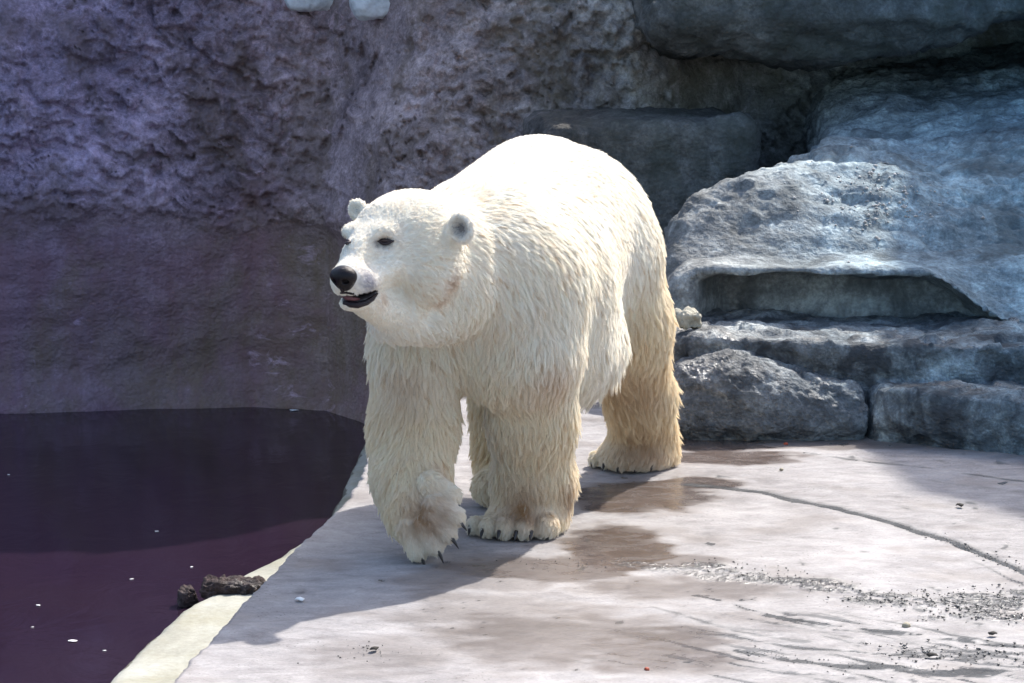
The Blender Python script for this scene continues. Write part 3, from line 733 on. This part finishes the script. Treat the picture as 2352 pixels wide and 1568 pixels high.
def prim_d(pr, X, Y_, Z):
    return rcone(X, Y_, Z, *pr[2]) if pr[1] == 'c' else ellip(X, Y_, Z, *pr[2])
def prim_bounds(pr):
    if pr[1] == 'c':
        a, b, ra, rb = pr[2]; r = max(ra, rb); return np.minimum(a, b) - r, np.maximum(a, b) + r
    c, rad, B = pr[2]; r = max(rad); return c - r, c + r
EYEL, EYER = P(886, 553, -.50), P(788, 556, -.44)
def build_body_mesh(h):
    lo = np.array([-.72, -.92, -.06]); hi = np.array([.80, 1.55, 1.42])
    X, Y_, Z = grid_pts(lo, hi, h)
    vol = np.full(X.shape, .4, np.float32); n = np.array(X.shape)
    for pr in PR:                       # each piece is evaluated only round itself
        a, b = prim_bounds(pr); mrg = .14
        i0 = np.clip(((a - mrg - lo) / h).astype(int), 0, n); i1 = np.clip(((b + mrg - lo) / h).astype(int) + 2, 0, n)
        s = tuple(slice(i0[k], i1[k]) for k in range(3))
        vol[s] = smin(vol[s], np.minimum(prim_d(pr, X[s], Y_[s], Z[s]).astype(np.float32), .4), pr[3])
    def carve(c, rad, B, k):
        a, b = c - max(rad) * 1.6 - k, c + max(rad) * 1.6 + k
        i0 = np.clip(((a - lo) / h).astype(int), 0, n); i1 = np.clip(((b - lo) / h).astype(int) + 2, 0, n)
        s = tuple(slice(i0[q], i1[q]) for q in range(3))
        vol[s] = smax(vol[s], -ellip(X[s], Y_[s], Z[s], c, rad, B).astype(np.float32), k)
    carve(EARL + EBL[1] * .030, (.033, .034, .042), EBL, .008)
    carve(EARR + EBR[1] * .026, (.015, .018, .022), EBR, .01)
    carve(EYEL + W_([-.005, -.018, .0]), (.024, .020, .014), HB, .02)
    carve(EYER + W_([-.012, -.015, .0]), (.02, .016, .012), HB, .02)
    carve(P(880, 592, -.60), (.05, .075, .035), HB, .05)
    carve(P(868, 558, -.585), (.030, .05, .024), HB, .04)
    # the parted lips
    carve(P(818, 678, -.63), (.055, .075, .011), HB, .012)
    # the sole is flat on the deck
    vol = smax(vol, (.004 - Z).astype(np.float32), .012)
    return surface_nets(vol, lo, h)

BEAR = bpy.data.objects.new('polar_bear', None); COL.objects.link(BEAR)
BEAR.location = (0, 0, 0)
tag(BEAR, 'large cream white polar bear walking on the wet deck with one forepaw lifted', 'bear')

def kinds_blend(v):
    """per point: fur length, warmth, lift, lock size and flow, blended from the nearby body pieces"""
    X, Y_, Z = v[:, 0].astype(np.float32), v[:, 1].astype(np.float32), v[:, 2].astype(np.float32)
    ws = np.zeros(len(v)); acc = np.zeros((len(v), 4)); fl = np.zeros((len(v), 3))
    headflow = v - (NOSE + HB[2] * .01); headflow /= np.linalg.norm(headflow, axis=1)[:, None]
    headflow = headflow + DOWN * .22
    for pr in PR:
        d = prim_d(pr, X, Y_, Z); sig = .012 if pr[0] in ('toe', 'muzzle', 'ear', 'chin') else (.02 if pr[0] in ('skull', 'cheek', 'paw') else .03)
        w = np.exp(-np.maximum(d + .008, 0) / sig); ws += w
        acc += w[:, None] * np.array(KIND[pr[0]])[None]
        if pr[4] is None: fl += w[:, None] * headflow
        else: f = np.array(pr[4], float); fl += w[:, None] * (f / np.linalg.norm(f))[None]
    ws = np.maximum(ws, 1e-9)
    return acc / ws[:, None], fl / ws[:, None]

def vnormals(o):
    n = np.zeros(len(o.data.vertices) * 3, np.float32); o.data.vertex_normals.foreach_get('vector', n); return n.reshape(-1, 3)

def build_bear():
    v, f = build_body_mesh(.0085)
    m = NT('bear_skin')
    m.link(m.attr('tone', 'Color'), m.bsdf.inputs['Base Color']); m.bsdf.inputs['Roughness'].default_value = .7
    m.link(m.bump(m.noise(m.pos(), 160, 4, .7), .003, .5), m.bsdf.inputs['Normal'])
    body = mesh_obj('body', v, f, m.m, BEAR)
    nv = vnormals(body)
    a, fl = kinds_blend(v)
    cream, tan = np.array([.82, .77, .67]), np.array([.60, .46, .29])
    tone = cream + (tan - cream) * a[:, 1:2]
    muz = np.exp(-(np.linalg.norm(v - P(828, 660, -.60), axis=1) / .05) ** 2)[:, None]
    tone = tone * (1 - .55 * muz) + np.array([.30, .30, .36]) * .55 * muz
    dk = np.array([.035, .028, .032])
    for c, r, s in ((EYEL, .017, 1), (EYER, .016, 1), (EARL + EBL[1] * .0, .026, .85), (EARR + EBR[1] * .012, .013, .6)):  # dark skin at the eyes; shade of the ear hollows painted in
        w = s * sstep(r * 1.5, r * .7, np.linalg.norm(v - c, axis=1))[:, None]; tone = tone * (1 - w) + dk * w
    mo = (v - P(818, 678, -.63)) @ HB.T
    w = sstep(1.35, .9, np.sqrt((mo[:, 0] / .058) ** 2 + (mo[:, 1] / .080) ** 2 + (mo[:, 2] / .019) ** 2))[:, None]; tone = tone * (1 - w) + dk * w
    set_attr(body, 'tone', np.c_[tone, np.ones(len(v))], 'FLOAT_COLOR')
    return body, v, f, nv
BODY, BV, BF, BN = build_bear()
BBVH = BVHTree.FromPolygons([tuple(x) for x in BV], BF.tolist())

def build_fur(n_strands=620000, n_big=11000, n_fine=42000):
    tri = np.concatenate([BF[:, [0, 1, 2]], BF[:, [0, 2, 3]]])
    A = BV[tri]; cr = np.cross(A[:, 1] - A[:, 0], A[:, 2] - A[:, 0]); area = np.linalg.norm(cr, axis=1) / 2
    cen = A.mean(1); nrm = cr / np.maximum(area[:, None] * 2, 1e-12)
    toc = CAM - cen; toc /= np.linalg.norm(toc, axis=1)[:, None]
    vis = (nrm * toc).sum(1)
    la, _ = kinds_blend(cen)
    dens = (.22 + .78 * sstep(-.45, .0, vis)) * (1 + 2.2 * sstep(.03, .01, la[:, 0]))
    dens *= sstep(.004, .012, cen[:, 2] + .1 * (nrm[:, 2] > -.5))
    def sample(n):
        t = RNG.choice(len(tri), n, p=area * dens / (area * dens).sum())
        r1, r2 = RNG.random(n), RNG.random(n); s = np.sqrt(r1)
        b = np.stack([1 - s, s * (1 - r2), s * r2], 1)
        p = (A[t] * b[:, :, None]).sum(1); n_ = (BN[tri[t]] * b[:, :, None]).sum(1)
        return p, n_ / np.linalg.norm(n_, axis=1)[:, None]
    def keep(p, n_):
        m = np.ones(len(p), bool)
        m &= np.linalg.norm(p - EYEL, axis=1) > .019; m &= np.linalg.norm(p - EYER, axis=1) > .016
        m &= np.linalg.norm((p - NOSE) / np.array([1, 1, .8]), axis=1) > .047
        mo = (p - P(818, 678, -.63)) @ HB.T
        m &= (mo[:, 0] / .060) ** 2 + (mo[:, 1] / .082) ** 2 + (mo[:, 2] / .021) ** 2 > 1
        m &= np.linalg.norm(p - (EARL - EBL[1] * .004), axis=1) > .016
        m &= ~((p[:, 2] < .012) & (n_[:, 2] < -.5))
        return m
    def frame(p, n_):
        a, fl = kinds_blend(p)
        wob = np.stack([fbm(p * 5, 2, s) for s in (201, 202, 203)], 1)
        fl = fl / np.linalg.norm(fl, axis=1)[:, None] + wob * .35
        t = fl - (fl * n_).sum(1)[:, None] * n_; t /= np.maximum(np.linalg.norm(t, axis=1), 1e-6)[:, None]
        return a, t, fl
    # lock centres
    n_locks = n_big + n_fine; pl, nl = sample(n_locks); al, tl, fl = frame(pl, nl)
    L = al[:, 0] * RNG.uniform(.75, 1.45, len(pl)) * np.where(np.arange(n_locks) < n_big, 1.15, .85)
    lift = al[:, 2] * RNG.uniform(.6, 1.5, len(pl))
    side = np.cross(nl, tl); tl = tl + side * RNG.normal(0, .26, len(pl))[:, None]
    dl = tl + nl * lift[:, None]; dl /= np.linalg.norm(dl, axis=1)[:, None]
    trees = []
    for a0, a1 in ((0, n_big), (n_big, n_locks)):
        kd = KDTree(a1 - a0)
        for i in range(a0, a1): kd.insert(pl[i], i)
        kd.balance(); trees.append(kd)
    p, n_ = sample(n_strands); m = keep(p, n_); p, n_ = p[m], n_[m]
    pick = (RNG.random(len(p)) > .45).astype(int); near = np.array([trees[b].find(c)[1] for c, b in zip(p, pick)])
    a, t, f_ = frame(p, n_)
    N = len(p)
    l = a[:, 0] * RNG.uniform(.7, 1.15, N)
    d = t + n_ * (a[:, 2] * RNG.uniform(.7, 1.2, N))[:, None] + RNG.normal(0, .10, (N, 3)); d /= np.linalg.norm(d, axis=1)[:, None]
    K = 5; T = np.linspace(0, 1, K)
    own = np.zeros((N, K, 3)); lock = np.zeros((N, K, 3))
    for k, s in enumerate(T):
        bend = t * .55 + DOWN * .10 - n_ * .05
        own[:, k] = p + d * (l * s)[:, None] + bend * (l * s * s * .45)[:, None]
        bl = tl[near] * .5 + DOWN * .16 - nl[near] * .06
        lock[:, k] = pl[near] + dl[near] * (L[near] * s)[:, None] + bl * (L[near] * s * s * .45)[:, None]
    cw = np.clip(RNG.normal(.74, .16, N), .2, .97)
    stray = RNG.random(N) < .06; cw[stray] *= .3
    wk = (T ** .85)[None, :, None] * cw[:, None, None]
    pts = own * (1 - wk) + lock * wk + RNG.normal(0, .0008, (N, K, 3)) * T[None, :, None]
    pts[:, :, 2] = np.maximum(pts[:, :, 2], .0035)
    rad = (.00042 + .0042 * np.clip(a[:, 0], 0, .06))[:, None] * np.array([1., 1., .9, .62, .14])[None]
    # colour: cream, warmer on the chest and legs, partly painted shade, rusty on the paws
    cream, tan, rust = np.array([.985, .94, .855]), np.array([.97, .83, .60]), np.array([.55, .34, .17])
    w = np.clip(a[:, 1] + .22 * fbm(p * 4, 3, 301), 0, 1)[:, None]
    c = cream * (1 - w) + tan * w
    st = np.zeros(N)
    for px, py, r, s in ((975, 1185, .07, .85), (1000, 1085, .04, .3), (1205, 1165, .07, .8), (1300, 1140, .05, .45), (1480, 1030, .1, .5), (1450, 900, .12, .3), (1035, 650, .035, .45), (1010, 690, .03, .35), (930, 890, .09, .22), (1270, 880, .08, .25), (880, 690, .025, .25), (1060, 940, .07, .3)):
        q = cast(BBVH, px, py)[0]
        if q is None: continue
        st = np.maximum(st, s * np.exp(-(np.linalg.norm(p - q, axis=1) / r) ** 2))
    st = np.clip(st * (1 + .8 * fbm(p * 12, 3, 311)), 0, 1)[:, None]
    c = c * (1 - st) + rust * st
    mz = np.exp(-(np.linalg.norm(p - cast(BBVH, 845, 642)[0], axis=1) / .042) ** 2)[:, None] * .8
    c = c * (1 - mz) + np.array([.26, .26, .34]) * mz
    er = sum(np.exp(-(np.linalg.norm(p - q, axis=1) / r) ** 2) for q, r in ((cast(BBVH, 886, 553)[0], .026), (cast(BBVH, 860, 560)[0], .014), (EYER, .018), (EARL + EBL[1] * .004, .026)))  # dark eye rims; shade inside the ear painted into its fur
    er = np.clip(er, 0, 1)[:, None] * .75; c = c * (1 - er) + np.array([.16, .14, .15]) * er
    lt = RNG.normal(0, 1, len(pl))                 # locks differ a little in tone
    c = c * (1 + (np.clip(lt[near], -1.8, 1.) * np.where(pick == 1, 1., .6))[:, None] * np.array([[.03, .042, .06]]))
    gap_shade = (lt[near] < -1.35) & (pick == 1) & (a[:, 0] > .020); c[gap_shade] *= np.array([.87, .81, .74])  # shade of gaps between wet locks, painted into some fine locks
    c *= RNG.uniform(.92, 1.06, N)[:, None]; c = np.clip(c, 0, .98)
    hc = bpy.data.hair_curves.new('fur')
    hc.add_curves([K] * N)
    hc.attributes['position'].data.foreach_set('vector', pts.astype(np.float32).ravel())
    ra = hc.attributes.get('radius') or hc.attributes.new('radius', 'FLOAT', 'POINT')
    ra.data.foreach_set('value', rad.astype(np.float32).ravel())
    ca = hc.attributes.new('tone', 'FLOAT_COLOR', 'POINT')
    ca.data.foreach_set('color', np.repeat(np.c_[c, np.ones(N)], K, 0).astype(np.float32).ravel())
    mt = NT('bear_fur'); col = mt.attr('tone', 'Color')
    mt.link(col, mt.bsdf.inputs['Base Color']); mt.bsdf.inputs['Roughness'].default_value = .5; mt.bsdf.inputs['Specular IOR Level'].default_value = .25
    tr = mt.node('ShaderNodeBsdfTranslucent'); mt.link(col, tr.inputs[0])
    mx = mt.node('ShaderNodeMixShader'); mx.inputs[0].default_value = .45
    mt.link(mt.bsdf.outputs[0], mx.inputs[1]); mt.link(tr.outputs[0], mx.inputs[2]); mt.link(mx.outputs[0], mt.out.inputs[0])
    hc.materials.append(mt.m)
    o = bpy.data.objects.new('fur', hc); COL.objects.link(o); o.parent = BEAR
    return o
build_fur()

# nose, eyes, mouth and claws
M_NOSE = simple_mat('nose_leather', (.007, .004, .005), .2, .28, .3, .0025, 170)
def build_nose():
    def f(X, Y_, Z):
        d = ellip(X, Y_, Z, NOSE, (.047, .034, .034), HB)
        d = smax(d, ellip(X, Y_, Z, NOSE - HB[1] * .02, (.06, .062, .042), HB), .01)
        d = smin(d, ellip(X, Y_, Z, NOSE - HB[2] * .024 - HB[1] * .006, (.024, .024, .024), HB), .02)
        for s in (-1, 1):
            d = smax(d, -ellip(X, Y_, Z, NOSE + HB[0] * .022 * s + HB[1] * .030 - HB[2] * .012, (.011, .022, .008), HB), .006)
        return d.astype(np.float32)
    return nets_obj('nose', f, NOSE - .075, NOSE + .075, .0028, M_NOSE, BEAR)
build_nose()
M_EYE = simple_mat('eye_iris', (.030, .016, .010), .08, .6, .3)
M_LID = simple_mat('eyelid_skin', (.045, .032, .034), .45, .4, .3)
def sphere(name, c, r, mat, parent, sc=(1, 1, 1), B=None, seg=20, ring=12):
    B = np.eye(3) if B is None else B; v = []; f = []
    for i in range(ring + 1):
        th = math.pi * i / ring
        for j in range(seg):
            ph = 2 * math.pi * j / seg
            l = np.array([math.sin(th) * math.cos(ph) * sc[0], math.sin(th) * math.sin(ph) * sc[1], math.cos(th) * sc[2]]) * r
            v.append(c + l @ B)
    for i in range(ring):
        for j in range(seg): f.append((i * seg + j, (i + 1) * seg + j, (i + 1) * seg + (j + 1) % seg, i * seg + (j + 1) % seg))
    return mesh_obj(name, v, f, mat, parent)
def tube(name, pts, rads, mat, parent, seg=10):
    pts = [np.array(q, float) for q in pts]; v = []; f = []
    for i, q in enumerate(pts):
        d = pts[min(i + 1, len(pts) - 1)] - pts[max(i - 1, 0)]; d /= np.linalg.norm(d)
        s = np.cross(d, (0.3, .2, 1)); s /= np.linalg.norm(s); u = np.cross(s, d)
        for j in range(seg):
            a = 2 * math.pi * j / seg; v.append(q + (s * math.cos(a) + u * math.sin(a)) * rads[i])
    for i in range(len(pts) - 1):
        for j in range(seg): f.append((i * seg + j, i * seg + (j + 1) % seg, (i + 1) * seg + (j + 1) % seg, (i + 1) * seg + j))
    f.append(tuple(reversed(range(seg)))); f.append(tuple((len(pts) - 1) * seg + j for j in range(seg)))
    return mesh_obj(name, v, f, mat, parent)
for (c, px, py, w) in ((EYEL, 886, 553, 19), (EYER, 800, 557, 7)):
    hp, hn = cast(BBVH, px, py)
    if hp is None: hp, hn = c, -HB[0]
    e = sphere('eye', hp - hn * (.008 if w > 10 else .011), .0175 if w > 10 else .012, M_EYE, BEAR)
    for up in (1, -1):                  # heavy lids
        row = []
        for t in np.linspace(-1, 1, 9):
            q, _ = cast(BBVH, px + w * t, py - up * ((4.5 if up > 0 else 6.5) * (1 - t * t) - 1.5))
            if q is not None and np.linalg.norm(q - hp) < .05: row.append(q + hn * (.003 + .0055 * (1 - t * t)))
        if len(row) > 3: tube('eyelid', row, [.0015 + .0042 * math.sin(math.pi * i / (len(row) - 1)) for i in range(len(row))], M_LID, e, 8)
M_LIP = simple_mat('lip_skin', (.016, .009, .012), .25, .3, .3, .004, 120)
M_TONGUE = simple_mat('tongue', (.11, .032, .038), .4, .5, .25, .004, 90)
def surf_tube(name, pix, rads, mat, out, seg=8):
    row = []; rr = []
    for (a, b), r in zip(pix, rads):
        q, n = cast(BBVH, a, b)
        if q is not None: row.append(q + n * out); rr.append(r)
    if len(row) > 2: return tube(name, row, rr, mat, BEAR, seg)
surf_tube('lower_lip', [(781, 688), (790, 694), (805, 699), (822, 700), (840, 695), (855, 686), (867, 673)], [.004, .008, .010, .011, .010, .008, .003], M_LIP, .001)
surf_tube('upper_lip', [(782, 672), (795, 671), (810, 673), (826, 676), (842, 675), (856, 670), (867, 667)], [.003, .004, .005, .005, .005, .005, .003], M_LIP, .001)
tube('tongue', [P(786, 680, -.665), P(797, 683, -.668), P(812, 686, -.655), P(826, 686, -.64)], [.004, .008, .007, .003], M_TONGUE, BEAR)
tube('philtrum', [NOSE + HB[1] * .018 - HB[2] * .030, NOSE + HB[1] * .012 - HB[2] * .045, P(795, 671, -.655)], [.006, .005, .004], M_LIP, BEAR)
M_CLAW = simple_mat('claw_horn', (.030, .024, .022), .35, .5, .4, 0, 60)
def claw(a, d, ln=.045, r=.0085):
    d = np.array(d, float); d /= np.linalg.norm(d)
    tube('claw', [a + d * ln * t + DOWN * ln * .35 * t * t for t in np.linspace(-.2, 1, 6)], [r, r, r * .92, r * .75, r * .5, r * .12], M_CLAW, BEAR, 8)
for px, py in ((1080, 1226), (1108, 1233), (1146, 1238), (1185, 1239), (1220, 1238)):
    a = G(px, py) + W_([0, -.045, .034]); claw(a, (-.15, -.55, -.5), .026, .0075)
for px, py in ((1361, 1070), (1387, 1077), (1420, 1081), (1459, 1082), (1497, 1080)):
    a = G(px, py) + W_([0, -.045, .032]); claw(a, (-.2, -.55, -.5), .026, .0075)
for (a, b, yy, r) in RTOE:
    q = P(*b, yy); dd = q - P(*a, yy); dd /= np.linalg.norm(dd)
    px = b[0] + 4; py = b[1] + 6
    claw(P(px, py, yy - .03), dd + W_([.2, -.25, -.15]), .046, .0085)

# ------------------------------------------------------------------ loose grit: too many to count
def scatter(name, pts, sizes, mat, label):
    V = []; F = []
    base = np.array([(1, 0, 0), (-1, 0, 0), (0, 1, 0), (0, -1, 0), (0, 0, 1), (0, 0, -1)], float)
    tri = [(0, 2, 4), (2, 1, 4), (1, 3, 4), (3, 0, 4), (2, 0, 5), (1, 2, 5), (3, 1, 5), (0, 3, 5)]
    for p, r in zip(pts, sizes):
        a = RNG.uniform(0, 6.28); rot = np.array([[math.cos(a), -math.sin(a), 0], [math.sin(a), math.cos(a), 0], [0, 0, 1]])
        q = base * (r * RNG.uniform(.55, 1.2, (6, 1))) * np.array([1, .8, .6]); k = len(V)
        V.extend(p + q @ rot.T + np.array([0, 0, r * .3])); F.extend([tuple(k + i for i in t) for t in tri])
    o = mesh_obj(name, V, np.array(F), mat, smooth=False); tag(o, label, 'gravel', kind='stuff')
M_GRIT = simple_mat('wet_grit', (.085, .08, .075), .35, .5, .6, 0, 60)
pp = []; ss = []
for (line_, n, sp, r0, r1) in [([(1980, 1372), (2120, 1385), (2240, 1380), (2352, 1365)], 260, .085, .003, .009), ([(1600, 1300), (1750, 1322), (1950, 1352)], 170, .06, .002, .006), ([(2140, 1418), (2260, 1412), (2400, 1425)], 110, .05, .003, .008),
                               ([(2150, 1235), (2260, 1275), (2352, 1312)], 70, .025, .003, .007), ([(2050, 1500), (2200, 1508), (2352, 1500)], 150, .07, .003, .009), ([(1700, 1495), (1900, 1528), (2150, 1545)], 80, .04, .002, .006), ([(1150, 1290), (1300, 1300), (1400, 1290)], 60, .06, .002, .005), ([(780, 1500), (900, 1495)], 40, .07, .002, .006)]:
    g = np.array([G(*a) for a in line_])
    for k in range(n):
        t = RNG.random() * (len(g) - 1); i = int(t); c = g[i] + (g[i + 1] - g[i]) * (t - i)
        pp.append(c + np.array([RNG.normal(0, sp), RNG.normal(0, sp), .002])); ss.append(r0 + (r1 - r0) * RNG.random() ** 2)
scatter('gravel', pp, ss, M_GRIT, 'dark wet grit strewn along the drag marks of the deck')
M_SCREE = simple_mat('pale_scree', (.42, .40, .38), .8, .3, .6, 0, 45)
tb = bvh_of(bpy.data.objects['rock_terrace']); pp = []; ss = []
for k in range(320):
    px, py = RNG.normal(2010, 80), RNG.normal(460, 42)
    q, n = cast(tb, px, py)
    if q is not None and n[2] > .5: pp.append(q); ss.append(.004 + .012 * RNG.random() ** 3)
scatter('scree', pp, ss, M_SCREE, 'pale stone chips scattered on the sloping terrace')
